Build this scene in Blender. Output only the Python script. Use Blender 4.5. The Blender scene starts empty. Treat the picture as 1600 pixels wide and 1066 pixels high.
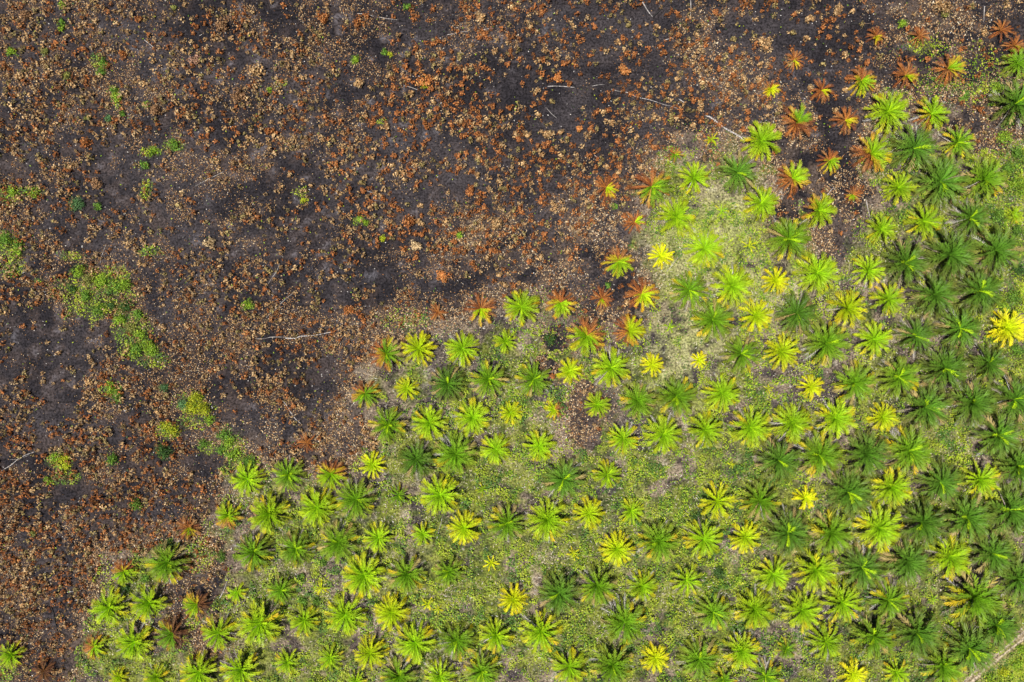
import bpy, math, random
import numpy as np
from mathutils import Vector

# ------------------------------------------------------------------ camera, sky, sun, exposure
sc = bpy.context.scene
col = sc.collection
W, H, F = 1600.0, 1066.0, 1067.0      # the photo's size and its focal length in its own pixels
M = 0.13                              # metres of ground per photo pixel
CAMZ = F * M
cam = bpy.data.cameras.new("camera")
cam.sensor_width = 36.0
cam.lens = 36.0 * F / W
cam.clip_start = 1.0
cam.clip_end = 6000.0
camo = bpy.data.objects.new("camera", cam)
camo.location = (0, 0, CAMZ)
camo.rotation_euler = (0, 0, 0)
col.objects.link(camo)
sc.camera = camo

SUN_AZ = math.atan2(-133, -290)       # towards the sun, in the xy plane
SUN_EL = math.radians(72.5)
world = bpy.data.worlds.new("World")
sc.world = world
world.use_nodes = True
wn = world.node_tree.nodes
wl = world.node_tree.links
bg = wn["Background"]
sky = wn.new("ShaderNodeTexSky")
sky.sky_type = 'NISHITA'
sky.sun_disc = False
sky.sun_elevation = SUN_EL
sky.sun_rotation = math.pi / 2 - SUN_AZ
wl.new(sky.outputs[0], bg.inputs[0])
bg.inputs[1].default_value = 0.05
sun = bpy.data.lights.new("sun", 'SUN')
sun.energy = 5.0
sun.angle = math.radians(0.55)
sun.color = (1.0, 0.955, 0.89)
suno = bpy.data.objects.new("sun", sun)
sd = Vector((math.cos(SUN_AZ) * math.cos(SUN_EL), math.sin(SUN_AZ) * math.cos(SUN_EL), math.sin(SUN_EL)))
suno.rotation_euler = sd.to_track_quat('Z', 'Y').to_euler()
suno.location = sd * 300
col.objects.link(suno)
sc.view_settings.view_transform = 'Standard'
sc.view_settings.look = 'None'
sc.view_settings.exposure = 0.34
sc.view_settings.gamma = 1.0
sc.cycles.max_bounces = 6
sc.cycles.transmission_bounces = 3

rng = np.random.default_rng(11)
random.seed(5)

# ------------------------------------------------------------------ helpers
def px2w(x, y, h=0.0):
    k = (CAMZ - h) / CAMZ
    return ((x - W / 2) * M * k, (H / 2 - y) * M * k)

def _hash(ix, iy, seed):
    h = (ix.astype(np.int64) * 374761393 + iy.astype(np.int64) * 668265263 + seed * 974634777) & 0xffffffff
    h = ((h ^ (h >> 13)) * 1274126177) & 0xffffffff
    h = (h ^ (h >> 16)) & 0xffffffff
    return h / 4294967295.0

def vnoise(x, y, s, seed=0):
    x = x / s; y = y / s
    ix = np.floor(x); iy = np.floor(y)
    fx = x - ix; fy = y - iy
    fx = fx * fx * (3 - 2 * fx); fy = fy * fy * (3 - 2 * fy)
    a = _hash(ix, iy, seed); b = _hash(ix + 1, iy, seed)
    c = _hash(ix, iy + 1, seed); d = _hash(ix + 1, iy + 1, seed)
    return (a * (1 - fx) + b * fx) * (1 - fy) + (c * (1 - fx) + d * fx) * fy

def fbm(x, y, s, seed=0, oct=4, gain=0.5):
    t = 0; a = 1; n = 0
    for k in range(oct):
        t = t + a * vnoise(x, y, s / 2 ** k, seed + 17 * k)
        n += a; a *= gain
    return t / n

def sstep(a, b, x):
    t = np.clip((x - a) / (b - a), 0, 1)
    return t * t * (3 - 2 * t)

def mesh_np(name, V, Fq, C, mats, smooth=False, mi=None):
    """V (n,3), Fq (m,k) indices, C (n,3) point colours"""
    me = bpy.data.meshes.new(name)
    V = np.ascontiguousarray(V, dtype=np.float32); Fq = np.ascontiguousarray(Fq, dtype=np.int32)
    m, k = Fq.shape
    me.vertices.add(len(V)); me.vertices.foreach_set("co", V.ravel())
    me.loops.add(m * k); me.loops.foreach_set("vertex_index", Fq.ravel())
    me.polygons.add(m)
    me.polygons.foreach_set("loop_start", np.arange(0, m * k, k, dtype=np.int32))
    me.polygons.foreach_set("loop_total", np.full(m, k, dtype=np.int32))
    if smooth:
        me.polygons.foreach_set("use_smooth", np.ones(m, dtype=bool))
    if C is not None:
        a = me.color_attributes.new("Col", 'FLOAT_COLOR', 'POINT')
        c4 = np.ones((len(V), 4), dtype=np.float32); c4[:, :C.shape[1]] = C
        a.data.foreach_set("color", c4.ravel())
    for mt in mats:
        me.materials.append(mt)
    me.update(calc_edges=True)
    return me

def obj(name, me, parent=None, loc=None, rz=0.0):
    o = bpy.data.objects.new(name, me)
    col.objects.link(o)
    if parent is not None: o.parent = parent
    if loc is not None: o.location = loc
    o.rotation_euler = (0, 0, rz)
    return o

def tag(o, label=None, cat=None, group=None, kind=None):
    if label: o["label"] = label
    if cat: o["category"] = cat
    if group: o["group"] = group
    if kind: o["kind"] = kind
    return o

# ------------------------------------------------------------------ materials
def nodes_of(m):
    m.use_nodes = True
    nt = m.node_tree
    return nt, nt.nodes, nt.links, nt.nodes["Principled BSDF"]

def leaf_material(name, rough, trans, spec=0.4, var=0.35, scale=1.3, gain=1.0):
    m = bpy.data.materials.new(name)
    nt, N, L, p = nodes_of(m)
    at = N.new("ShaderNodeAttribute"); at.attribute_name = "Col"
    geo = N.new("ShaderNodeNewGeometry")
    nz = N.new("ShaderNodeTexNoise"); nz.inputs["Scale"].default_value = scale; nz.inputs["Detail"].default_value = 3
    L.new(geo.outputs["Position"], nz.inputs["Vector"])
    mr = N.new("ShaderNodeMapRange"); mr.inputs["From Min"].default_value = 0.3; mr.inputs["From Max"].default_value = 0.7
    mr.inputs["To Min"].default_value = (1 - var) * gain; mr.inputs["To Max"].default_value = (1 + var) * gain
    L.new(nz.outputs["Fac"], mr.inputs["Value"])
    mx = N.new("ShaderNodeVectorMath"); mx.operation = 'SCALE'
    L.new(at.outputs["Color"], mx.inputs[0]); L.new(mr.outputs[0], mx.inputs["Scale"])
    L.new(mx.outputs[0], p.inputs["Base Color"])
    p.inputs["Roughness"].default_value = rough
    p.inputs["Specular IOR Level"].default_value = spec
    if trans > 0:
        tr = N.new("ShaderNodeBsdfTranslucent"); L.new(mx.outputs[0], tr.inputs["Color"])
        ms = N.new("ShaderNodeMixShader"); ms.inputs[0].default_value = trans
        out = N["Material Output"]
        L.new(p.outputs[0], ms.inputs[1]); L.new(tr.outputs[0], ms.inputs[2]); L.new(ms.outputs[0], out.inputs["Surface"])
    return m

M_frond = leaf_material("frond", 0.5, 0.13, 0.22, 0.22, 0.9)
M_dead = leaf_material("dry_frond", 0.85, 0.10, 0.15, 0.3, 2.0)
M_weed = leaf_material("weed", 0.6, 0.25, 0.3, 0.3, 0.7)
M_litter = leaf_material("litter", 0.9, 0.05, 0.1, 0.3, 1.5)
M_scorch = leaf_material("scorched_leaf", 0.85, 0.12, 0.15, 0.3, 1.8)

def bark_material(name, fac):
    m = bpy.data.materials.new(name)
    nt, N, L, p = nodes_of(m)
    at = N.new("ShaderNodeAttribute"); at.attribute_name = "Col"
    tc = N.new("ShaderNodeTexCoord")
    nz = N.new("ShaderNodeTexNoise"); nz.inputs["Scale"].default_value = 3.5; nz.inputs["Detail"].default_value = 6
    L.new(tc.outputs["Object"], nz.inputs["Vector"])
    mr = N.new("ShaderNodeMapRange"); mr.inputs["From Min"].default_value = 0.35; mr.inputs["From Max"].default_value = 0.65
    mr.inputs["To Min"].default_value = 1 - fac; mr.inputs["To Max"].default_value = 1.25
    L.new(nz.outputs["Fac"], mr.inputs["Value"])
    mx = N.new("ShaderNodeVectorMath"); mx.operation = 'SCALE'
    L.new(at.outputs["Color"], mx.inputs[0]); L.new(mr.outputs[0], mx.inputs["Scale"])
    L.new(mx.outputs[0], p.inputs["Base Color"])
    bp = N.new("ShaderNodeBump"); bp.inputs["Strength"].default_value = 0.6; bp.inputs["Distance"].default_value = 0.05
    L.new(nz.outputs["Fac"], bp.inputs["Height"]); L.new(bp.outputs[0], p.inputs["Normal"])
    p.inputs["Roughness"].default_value = 0.85
    return m
M_trunk = bark_material("palm_trunk", 0.5)
M_log = bark_material("burnt_wood", 0.75)

def ground_material():
    m = bpy.data.materials.new("ground")
    nt, N, L, p = nodes_of(m)
    at = N.new("ShaderNodeAttribute"); at.attribute_name = "Col"
    geo = N.new("ShaderNodeNewGeometry")
    def noise(scale, det, rough=0.6):
        n = N.new("ShaderNodeTexNoise"); n.inputs["Scale"].default_value = scale
        n.inputs["Detail"].default_value = det; n.inputs["Roughness"].default_value = rough
        L.new(geo.outputs["Position"], n.inputs["Vector"]); return n
    def rng_(n, a, b, c, d):
        r = N.new("ShaderNodeMapRange"); r.inputs["From Min"].default_value = a; r.inputs["From Max"].default_value = b
        r.inputs["To Min"].default_value = c; r.inputs["To Max"].default_value = d
        L.new(n, r.inputs["Value"]); return r.outputs[0]
    n1 = noise(2.3, 8, 0.72); n2 = noise(1.0, 4); n3 = noise(7.5, 4)
    a = rng_(n1.outputs["Fac"], 0.40, 0.60, 0.32, 1.75)
    b = rng_(n2.outputs["Fac"], 0.3, 0.7, 0.78, 1.22)
    mul = N.new("ShaderNodeMath"); mul.operation = 'MULTIPLY'; L.new(a, mul.inputs[0]); L.new(b, mul.inputs[1])
    sc_ = N.new("ShaderNodeVectorMath"); sc_.operation = 'SCALE'
    L.new(at.outputs["Color"], sc_.inputs[0]); L.new(mul.outputs[0], sc_.inputs["Scale"])
    # small pale flecks of ash and wood
    fl = rng_(n3.outputs["Fac"], 0.66, 0.74, 0.0, 0.55)
    mix = N.new("ShaderNodeMix"); mix.data_type = 'RGBA'
    L.new(fl, mix.inputs["Factor"]); L.new(sc_.outputs[0], mix.inputs[6])
    mix.inputs[7].default_value = (0.30, 0.25, 0.2, 1)
    L.new(mix.outputs[2], p.inputs["Base Color"])
    bp = N.new("ShaderNodeBump"); bp.inputs["Strength"].default_value = 0.9; bp.inputs["Distance"].default_value = 0.12
    L.new(n1.outputs["Fac"], bp.inputs["Height"]); L.new(bp.outputs[0], p.inputs["Normal"])
    p.inputs["Roughness"].default_value = 0.95
    p.inputs["Specular IOR Level"].default_value = 0.1
    return m
M_ground = ground_material()

# ------------------------------------------------------------------ the lie of the land (maps over photo coordinates)
BURN_POLY = [(-900,-700),(2500,-700),(2500,60),(1640,95),(1575,118),(1530,150),(1490,135),(1420,150),(1365,150),(1335,180),(1345,250),
 (1350,300),(1335,350),(1300,400),(1262,350),(1235,300),(1200,255),(1165,235),(1130,205),(1095,212),(1050,225),(1010,262),(975,300),
 (985,345),(975,392),(1010,430),(1030,455),(985,500),(940,520),(915,498),(870,455),(800,450),(720,500),(640,522),(590,535),(575,560),
 (548,600),(556,650),(592,690),(545,712),(480,725),(425,718),(375,728),(352,770),(330,812),(280,850),(235,845),(180,872),(152,925),
 (140,975),(120,1000),(100,1040),(118,1200),(118,2000),(-900,2000)]
BURN_SPOTS = [(915,650,28,48),(870,525,18,22),(1230,340,22,50),(1540,200,60,38),(300,910,45,60),(330,870,25,40),(325,1000,30,30),
 (1450,150,70,20),(855,575,20,18),(400,800,18,16),(65,1040,60,25),(260,985,30,18),(1110,245,24,14),(1290,970,0,0)]

def in_poly(x, y, P):
    ins = np.zeros(x.shape, bool)
    n = len(P)
    for i in range(n):
        x1, y1 = P[i]; x2, y2 = P[(i + 1) % n]
        if y1 == y2: continue
        c = ((y1 > y) != (y2 > y)) & (x < (x2 - x1) * (y - y1) / (y2 - y1) + x1)
        ins ^= c
    return ins

# grids, one figure per 100 pixels of the photo
LIT = ["6545454431231472","5662444432113264","6568543322214664","5565445634343333","5555555654333333",
       "5567555444333333","5666663444333333","5666666444444444","6657665444444444","6655644444444443","5555544444444443"]
RUS = ["5446455544443221","5445457655543211","5433666655421111","5334566654211111","6435554422111111",
       "6634663111111111","6654442211111111","8764421111111111","9752111111111111","9421111111111111","5411111111111111"]
GRN = ["1000000000000001","1110000000001226","1110000000521359","2110000000564348","2310000000564446",
       "1210003564444436","1120035565555466","0115444556665656","0064777666766656","0546576657775546","4566556545456769"]
def grid(G, x, y):
    A = np.array([[float(c) for c in r] for r in G])
    gx = np.clip(x / 100.0 - 0.5, 0, 14.999); gy = np.clip(y / 100.0 - 0.5, 0, 9.999)
    ix = gx.astype(int); iy = gy.astype(int); fx = gx - ix; fy = gy - iy
    return ((A[iy, ix] * (1 - fx) + A[iy, ix + 1] * fx) * (1 - fy) + (A[iy + 1, ix] * (1 - fx) + A[iy + 1, ix + 1] * fx) * fy) / 9.0

# bare black hollows and grey ash among the burnt scrub: x, y, rx, ry
BARE = [(255,480,30,30),(415,670,50,30),(345,745,30,12),(240,800,28,16),(270,790,22,20),(820,400,60,30),(900,420,60,20),(1300,215,40,22),
 (760,500,70,10),(500,320,40,16),(640,225,60,26),(880,180,80,40),(1240,80,60,50),(1120,120,30,30),(1200,60,50,30),(205,45,45,22),
 (235,105,30,20),(560,430,60,16),(820,130,60,50),(890,40,70,30),(1030,60,60,34),(90,960,22,30),(120,870,20,20),(690,445,50,14),
 (540,140,30,20),(340,215,30,22),(740,280,60,20),(650,60,40,22),(1230,240,34,28),(1500,60,26,14),(1400,30,30,8),(1520,115,18,14),
 (60,240,30,24),(510,620,22,30),(330,320,40,18),(400,300,30,18),(300,365,30,20),(470,425,30,16),(860,350,30,30),(1010,205,40,14),
 (1320,170,20,14),(1270,165,26,14),(255,975,16,14),(820,310,30,24),(90,350,36,16),(20,530,24,16),(60,660,24,14)]
GREENS = [(60,440,12,7),(110,400,14,7),(180,430,26,14),(240,560,22,14),(300,660,22,14),(265,672,20,12),(330,700,14,10),(100,745,20,10),(355,735,12,8),(470,300,10,6),(560,345,10,6),(440,130,8,5),(600,190,8,5),(150,462,52,34),(205,515,26,28),(215,545,26,16),(12,385,20,22),(20,420,20,16),(370,705,16,24),(355,680,10,16),(390,722,18,10),
 (155,100,9,16),(182,155,8,16),(272,228,15,9),(237,238,14,7),(300,632,26,16),(230,165,8,6),(92,720,16,14),(175,610,16,10),(1440,72,20,10),(1520,140,30,10),
 (1130,235,22,22),(15,305,18,12),(50,300,18,8),(230,395,22,8),(1390,150,20,8),(1470,133,30,8),(12,1050,16,14),(230,300,8,14),(312,868,20,22),(650,505,26,12)]

def blobs(x, y, L, soft=0.45, seed=3, amp=0.5):
    n = (fbm(x, y, 16, seed, 3) - 0.5) * 2 * amp
    m = np.zeros(np.shape(x))
    for (bx, by, rx, ry) in L:
        if rx <= 0: continue
        d = np.sqrt(((x - bx) / rx) ** 2 + ((y - by) / ry) ** 2) + n
        m = np.maximum(m, 1 - sstep(1 - soft, 1 + soft, d))
    return m

def _burn_raster():
    st = 4.0
    gx = np.arange(-260, 1860, st); gy = np.arange(-220, 1290, st)
    X, Y = np.meshgrid(gx, gy); x = X.ravel(); y = Y.ravel()
    dx = (fbm(x, y, 30, 91, 5) - 0.5) * 84; dy = (fbm(x, y, 30, 57, 5) - 0.5) * 84
    b = in_poly(x + dx, y + dy, BURN_POLY).astype(float)
    b = np.maximum(b, (blobs(x, y, BURN_SPOTS, 0.3, 8, 0.6) > 0.5) * 1.0).reshape(X.shape)
    def blur(A, k):
        for _ in range(3):
            P = np.pad(A, k, mode='edge'); c = np.cumsum(np.pad(P, ((1, 0), (0, 0))), 0); A1 = (c[2 * k + 1:] - c[:-2 * k - 1]) / (2 * k + 1)
            c = np.cumsum(np.pad(A1, ((0, 0), (1, 0))), 1); A = (c[:, 2 * k + 1:] - c[:, :-2 * k - 1]) / (2 * k + 1)
        return A
    return gx, gy, st, blur(b, 1), blur(b, 4)
RAST = None
def _samp(A, x, y):
    gx, gy, st = RAST[0], RAST[1], RAST[2]
    u = np.clip((x - gx[0]) / st, 0, len(gx) - 1.001); v = np.clip((y - gy[0]) / st, 0, len(gy) - 1.001)
    i = u.astype(int); j = v.astype(int); fu = u - i; fv = v - j
    return (A[j, i] * (1 - fu) + A[j, i + 1] * fu) * (1 - fv) + (A[j + 1, i] * (1 - fu) + A[j + 1, i + 1] * fu) * fv
def edge_band(x, y):
    """1 along the line where the fire stopped, fading over some metres on both sides"""
    f = _samp(RAST[4], x, y)
    return np.clip(4 * f * (1 - f), 0, 1)
STRAW = [(1430,15,60,22),(1480,40,70,40),(1540,190,70,40),(1450,150,80,26),(1270,300,70,60),(1230,200,50,40),(1150,130,60,40),(1090,70,40,50),
 (860,420,60,40),(920,340,50,50),(760,380,60,40),(840,640,30,40),(915,650,34,56),(450,690,110,26),(560,660,30,50),(330,870,60,50),(170,960,30,60),(600,500,60,20)]
PALE_GLOW = [(1085,400,70,80),(1075,530,80,60),(1190,450,80,50),(1130,340,60,60),(1050,590,70,40)]  # pale dry ground, with part of the sun's hotspot glow painted in

def maps(wx, wy):
    """photo-pixel based maps at world points"""
    x = wx / M + W / 2; y = H / 2 - wy / M
    global RAST
    if RAST is None: RAST = _burn_raster()
    b = (_samp(RAST[3], x, y) + (vnoise(wx, wy, 0.9, 33) - 0.5) * 0.7 > 0.5).astype(float)
    bare = blobs(x, y, BARE, 0.5, 21, 0.8)
    gpatch = blobs(x, y, GREENS, 0.4, 5, 0.6)
    lit = grid(LIT, x, y); rus = grid(RUS, x, y); grn = grid(GRN, x, y)
    return x, y, b, bare, gpatch, lit, rus, grn

TRACK = [px2w(1640, 962), px2w(1600, 992), px2w(1565, 1021), px2w(1532, 1047), px2w(1508, 1070), px2w(1470, 1110), px2w(1420,1170)]
def track_dist(wx, wy):
    d = np.full(np.shape(wx), 1e9)
    for i in range(len(TRACK) - 1):
        ax, ay = TRACK[i]; bx, by = TRACK[i + 1]
        vx, vy = bx - ax, by - ay
        t = np.clip(((wx - ax) * vx + (wy - ay) * vy) / (vx * vx + vy * vy), 0, 1)
        d = np.minimum(d, np.hypot(wx - ax - t * vx, wy - ay - t * vy))
    return d
def beyond_track(x, y):      # the grass south-east of the track
    return ((x - 1508) * (992 - 1070) - (y - 1070) * (1600 - 1508)) < 0

# ------------------------------------------------------------------ ground
def relief(wx, wy):
    return 0.16 * (fbm(wx, wy, 3.0, 301, 4, 0.6) - 0.5)

def lerp3(a, b, t):
    a = np.asarray(a, float); b = np.asarray(b, float)
    if a.ndim == 1: a = a[None, :]
    if b.ndim == 1: b = b[None, :]
    return a * (1 - t[:, None]) + b * t[:, None]

def build_ground():
    xi = np.arange(-122, 122.01, 0.36); yi = np.arange(-84, 84.01, 0.36)
    far = np.array([8, 25, 60, 140, 300, 700, 1500, 2800.])
    xs = np.concatenate([-(122 + far[::-1]), xi, 122 + far]); ys = np.concatenate([-(84 + far[::-1]), yi, 84 + far])
    X, Y = np.meshgrid(xs, ys)
    wx = X.ravel(); wy = Y.ravel()
    x, y, b, bare, gp, lit, rus, grn = maps(wx, wy)
    n1 = fbm(wx, wy, 9, 400, 5); n2 = fbm(wx, wy, 2.2, 410, 4, 0.65); n3 = fbm(wx, wy, 24, 420, 3)
    burnc = lerp3((0.0135, 0.0120, 0.0145), (0.039, 0.0335, 0.036), sstep(0.3, 0.72, n1 * 0.5 + n2 * 0.5))
    burnc = lerp3(burnc, (0.085, 0.080, 0.090), 0.8 * sstep(0.60, 0.80, n2) * sstep(0.4, 0.6, n3))
    dens = np.clip(lit * 1.3, 0, 1) * (1 - bare)
    burnc = lerp3(burnc, (0.075, 0.046, 0.030), 0.25 * dens * sstep(0.42, 0.62, n2))
    eb = edge_band(x, y) * sstep(0.35, 0.6, n2 * 0.5 + n1 * 0.5)
    straw = blobs(x, y, STRAW, 0.6, 44, 0.6) * sstep(0.38, 0.58, n2)
    burnc = lerp3(burnc, (0.085, 0.060, 0.044), 0.55 * np.clip(np.maximum(eb, straw), 0, 1))
    soil = lerp3((0.048, 0.038, 0.034), (0.190, 0.148, 0.105), sstep(0.32, 0.66, n2))
    soil = lerp3(soil, (0.040, 0.034, 0.037), 0.8 * sstep(0.52, 0.66, n1))
    soil = lerp3(soil, (0.34, 0.30, 0.24), 0.6 * sstep(0.66, 0.78, n2))
    lushn = fbm(wx, wy, 5, 500, 4, 0.6)
    g = sstep(0.66 - 0.5 * grn, 0.86 - 0.5 * grn, lushn)
    moss = lerp3((0.045, 0.068, 0.008), (0.165, 0.195, 0.016), sstep(0.2, 0.8, fbm(wx, wy, 1.3, 77, 2)))
    soil = lerp3(soil, moss, 0.72 * g)
    pale = blobs(x, y, PALE_GLOW, 0.7, 45, 0.5)
    soil = lerp3(soil, (0.30, 0.31, 0.11), 0.5 * pale * sstep(0.3, 0.5, n2))  # lightens the soil: pale dry grass plus painted glow
    soil = lerp3(soil, (0.085, 0.062, 0.050), 0.75 * edge_band(x, y) * sstep(0.36, 0.56, n2))
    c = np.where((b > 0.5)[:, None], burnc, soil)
    c = lerp3(c, (0.09, 0.095, 0.03), 0.4 * gp * (b > 0.5))
    edge = fbm(wx, wy, 3, 600, 3)
    bt = beyond_track(x, y) & (track_dist(wx, wy) > 0.5)
    c = np.where(bt[:, None], lerp3((0.13, 0.19, 0.02), (0.26, 0.26, 0.04), edge), c)
    # scuffed bare earth beside the track
    td = track_dist(wx, wy)
    c = lerp3(c, (0.19, 0.14, 0.09), 0.6 * (1 - sstep(1.0, 2.6, td + (edge - 0.5) * 2)))
    z = relief(wx, wy)
    nx, ny = len(xs), len(ys)
    idx = np.arange(nx * ny).reshape(ny, nx)
    Q = np.stack([idx[:-1, :-1], idx[:-1, 1:], idx[1:, 1:], idx[1:, :-1]], -1).reshape(-1, 4)
    me = mesh_np("ground", np.stack([wx, wy, z], -1), Q, c, [M_ground], True)
    o = obj("ground", me); tag(o, kind="structure", label="burnt black peat and weedy plantation soil under the palms", cat="ground")
build_ground()

def build_track():
    # strip with two worn pale ruts and a green middle
    P = np.array(TRACK); t = np.linspace(0, len(P) - 1.001, 260)
    i = t.astype(int); f = (t - i)[:, None]
    C = P[i] * (1 - f) + P[i + 1] * f
    T = np.gradient(C, axis=0); T /= np.linalg.norm(T, axis=1)[:, None]; Nn = np.stack([-T[:, 1], T[:, 0]], -1)
    u = np.linspace(-1, 1, 17)
    hw = 0.85 + 0.25 * (fbm(C[:, 0], C[:, 1], 3, 700, 3) - 0.5) * 2
    G = C[:, None, :] + Nn[:, None, :] * (u[None, :, None] * hw[:, None, None])
    wob = (fbm(G[..., 0], G[..., 1], 0.8, 701, 3) - 0.5) * 0.3
    G[:, 0] += Nn * wob[:, :1]; G[:, -1] += Nn * wob[:, -1:]
    wx = G[..., 0].ravel(); wy = G[..., 1].ravel(); uu = np.tile(u, len(t))
    n = fbm(wx, wy, 1.2, 710, 4)
    rut = np.exp(-((np.abs(uu) - 0.55) / 0.24) ** 2)
    c = lerp3((0.20, 0.155, 0.09), (0.36, 0.30, 0.22), np.clip(rut * (0.5 + n), 0, 1))
    c = lerp3(c, (0.15, 0.15, 0.04), 0.8 * sstep(0.5, 0.66, n) * (1 - rut))
    z = relief(wx, wy) + 0.05 - 0.03 * rut
    idx = np.arange(len(wx)).reshape(len(t), 17)
    Q = np.stack([idx[:-1, :-1], idx[1:, :-1], idx[1:, 1:], idx[:-1, 1:]], -1).reshape(-1, 4)
    o = obj("path", mesh_np("path", np.stack([wx, wy, z], -1), Q, c, [M_ground], True))
    tag(o, "narrow worn dirt path crossing the lower right corner", "path", kind="structure")
build_track()

# ------------------------------------------------------------------ scattered leaf geometry
def leaf_quads(P, size, color, tilt=0.6, nrm=None, aspect=2.0):
    """n little folded leaves at P (n,3). returns V, Q, C"""
    n = len(P)
    if nrm is None:
        az = rng.uniform(0, 2 * np.pi, n); el = rng.normal(0, tilt, n)
        nrm = np.stack([np.sin(el) * np.cos(az), np.sin(el) * np.sin(az), np.cos(el)], -1)
    else:
        nrm = nrm + rng.normal(0, tilt, (n, 3)); nrm /= np.linalg.norm(nrm, axis=1)[:, None]
    r = rng.normal(0, 1, (n, 3))
    u = np.cross(nrm, r); u /= np.linalg.norm(u, axis=1)[:, None] + 1e-9
    v = np.cross(nrm, u)
    a = (size * 0.5)[:, None]; b = (size * 0.5 / aspect)[:, None]
    V = np.stack([P - u * a, P - v * b + u * a * 0.1, P + u * a - nrm * a * 0.25, P + v * b + u * a * 0.1], 1).reshape(-1, 3)
    Q = np.arange(n * 4).reshape(n, 4)
    C = np.repeat(color, 4, axis=0)
    return V, Q, C

def pick(palette, n, jitter=0.18):
    pal = np.array([p[:3] for p in palette]); w = np.array([p[3] for p in palette]); w = w / w.sum()
    c = pal[rng.choice(len(pal), n, p=w)]
    return c * rng.uniform(1 - jitter, 1 + jitter, (n, 1))

def scatter(n):
    wx = rng.uniform(-112, 112, n); wy = rng.uniform(-76, 76, n)
    return wx, wy

TAN = [(0.36,0.22,0.105,4),(0.50,0.35,0.19,3),(0.22,0.12,0.055,5),(0.58,0.46,0.31,0.7),(0.13,0.075,0.04,4),(0.32,0.14,0.05,1.5)]
RUSTP = [(0.38,0.135,0.038,4),(0.30,0.11,0.035,3),(0.46,0.21,0.075,3),(0.22,0.085,0.035,2)]
TANP = [(0.48,0.30,0.13,4),(0.56,0.39,0.20,3),(0.35,0.19,0.08,3)]
OLIVEP = [(0.30,0.24,0.09,3),(0.40,0.30,0.12,2),(0.24,0.15,0.06,2)]
WEEDP = [(0.20,0.34,0.014,6),(0.31,0.44,0.018,4),(0.12,0.22,0.022,4),(0.42,0.44,0.05,2),(0.055,0.13,0.02,2)]

def build_litter():
    wx, wy = scatter(680000)
    x, y, b, bare, gp, lit, rus, grn = maps(wx, wy)
    n1 = fbm(wx, wy, 4.5, 900, 4, 0.65); n2 = fbm(wx, wy, 13, 910, 3)
    d = np.clip(lit * 1.2, 0, 1) * sstep(0.47, 0.66, n1 * 0.65 + n2 * 0.35 + 0.24 * (lit - 0.45)) * (1 - 0.85 * bare)
    eb = edge_band(x, y); straw = blobs(x, y, STRAW, 0.6, 44, 0.6)
    d = np.maximum(d, np.maximum(0.55 * straw, 0.75 * eb) * sstep(0.38, 0.56, n1 * 0.5 + 0.5 * fbm(wx, wy, 1.8, 930, 2)))
    d = d + 0.025 * lit * (1 - 0.6 * bare)
    edge = np.where(b > 0.5, 1.0, 0.0)
    p = np.where(b > 0.5, d * 1.4, 0.06 + 0.7 * eb * sstep(0.34, 0.56, n1) + 0.4 * sstep(0.5, 0.62, n1) * sstep(0.42, 0.6, n2))
    k = (rng.uniform(0, 1, len(wx)) < p) & (track_dist(wx, wy) > 1.3)
    wx, wy, b, eb, st_ = wx[k], wy[k], b[k], eb[k], straw[k]
    n = len(wx)
    s = (0.13 + 0.28 * rng.uniform(0, 1, n) ** 1.5) * np.where(b > 0.5, 1.0, 0.9) * (1 + 0.3 * np.maximum(st_, eb))
    c = pick(TAN, n)
    dry = pick([(0.45,0.38,0.24,3),(0.30,0.24,0.17,3),(0.55,0.50,0.38,1)], n)
    c = np.where(((b > 0.5) | (rng.uniform(0, 1, n) < eb))[:, None], c, dry)
    lt = rng.uniform(0, 1, n) < 0.28 * np.maximum(st_, eb)
    c = np.where(lt[:, None], pick([(0.50,0.38,0.22,3),(0.40,0.28,0.16,3),(0.58,0.50,0.36,1)], n), c)
    z = relief(wx, wy) + rng.uniform(0.01, 0.22, n)
    V, Q, C = leaf_quads(np.stack([wx, wy, z], -1), s, c, 0.55)
    o = obj("dry_litter", mesh_np("dry_litter", V, Q, C, [M_litter]))
    tag(o, "loose tan and brown dead leaves strewn over the burnt ground", "dry leaves", kind="stuff")
    # pale chips of ash and splintered wood
    wx, wy = scatter(7000)
    x, y, b, bare, gp, lit, rus, grn = maps(wx, wy)
    k = (b > 0.5) & (rng.uniform(0, 1, len(wx)) < 0.45)
    wx, wy = wx[k], wy[k]; n = len(wx)
    V, Q, C = leaf_quads(np.stack([wx, wy, relief(wx, wy) + 0.05], -1), rng.uniform(0.10, 0.34, n), pick([(0.62,0.58,0.52,2),(0.4,0.38,0.36,2),(0.75,0.72,0.68,1)], n), 0.3, aspect=1.8)
    o = obj("wood_debris", mesh_np("wood_debris", V, Q, C, [M_litter]))
    tag(o, "pale grey splinters of wood and ash scattered on black peat", "wood chips", kind="stuff")
build_litter()

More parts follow.
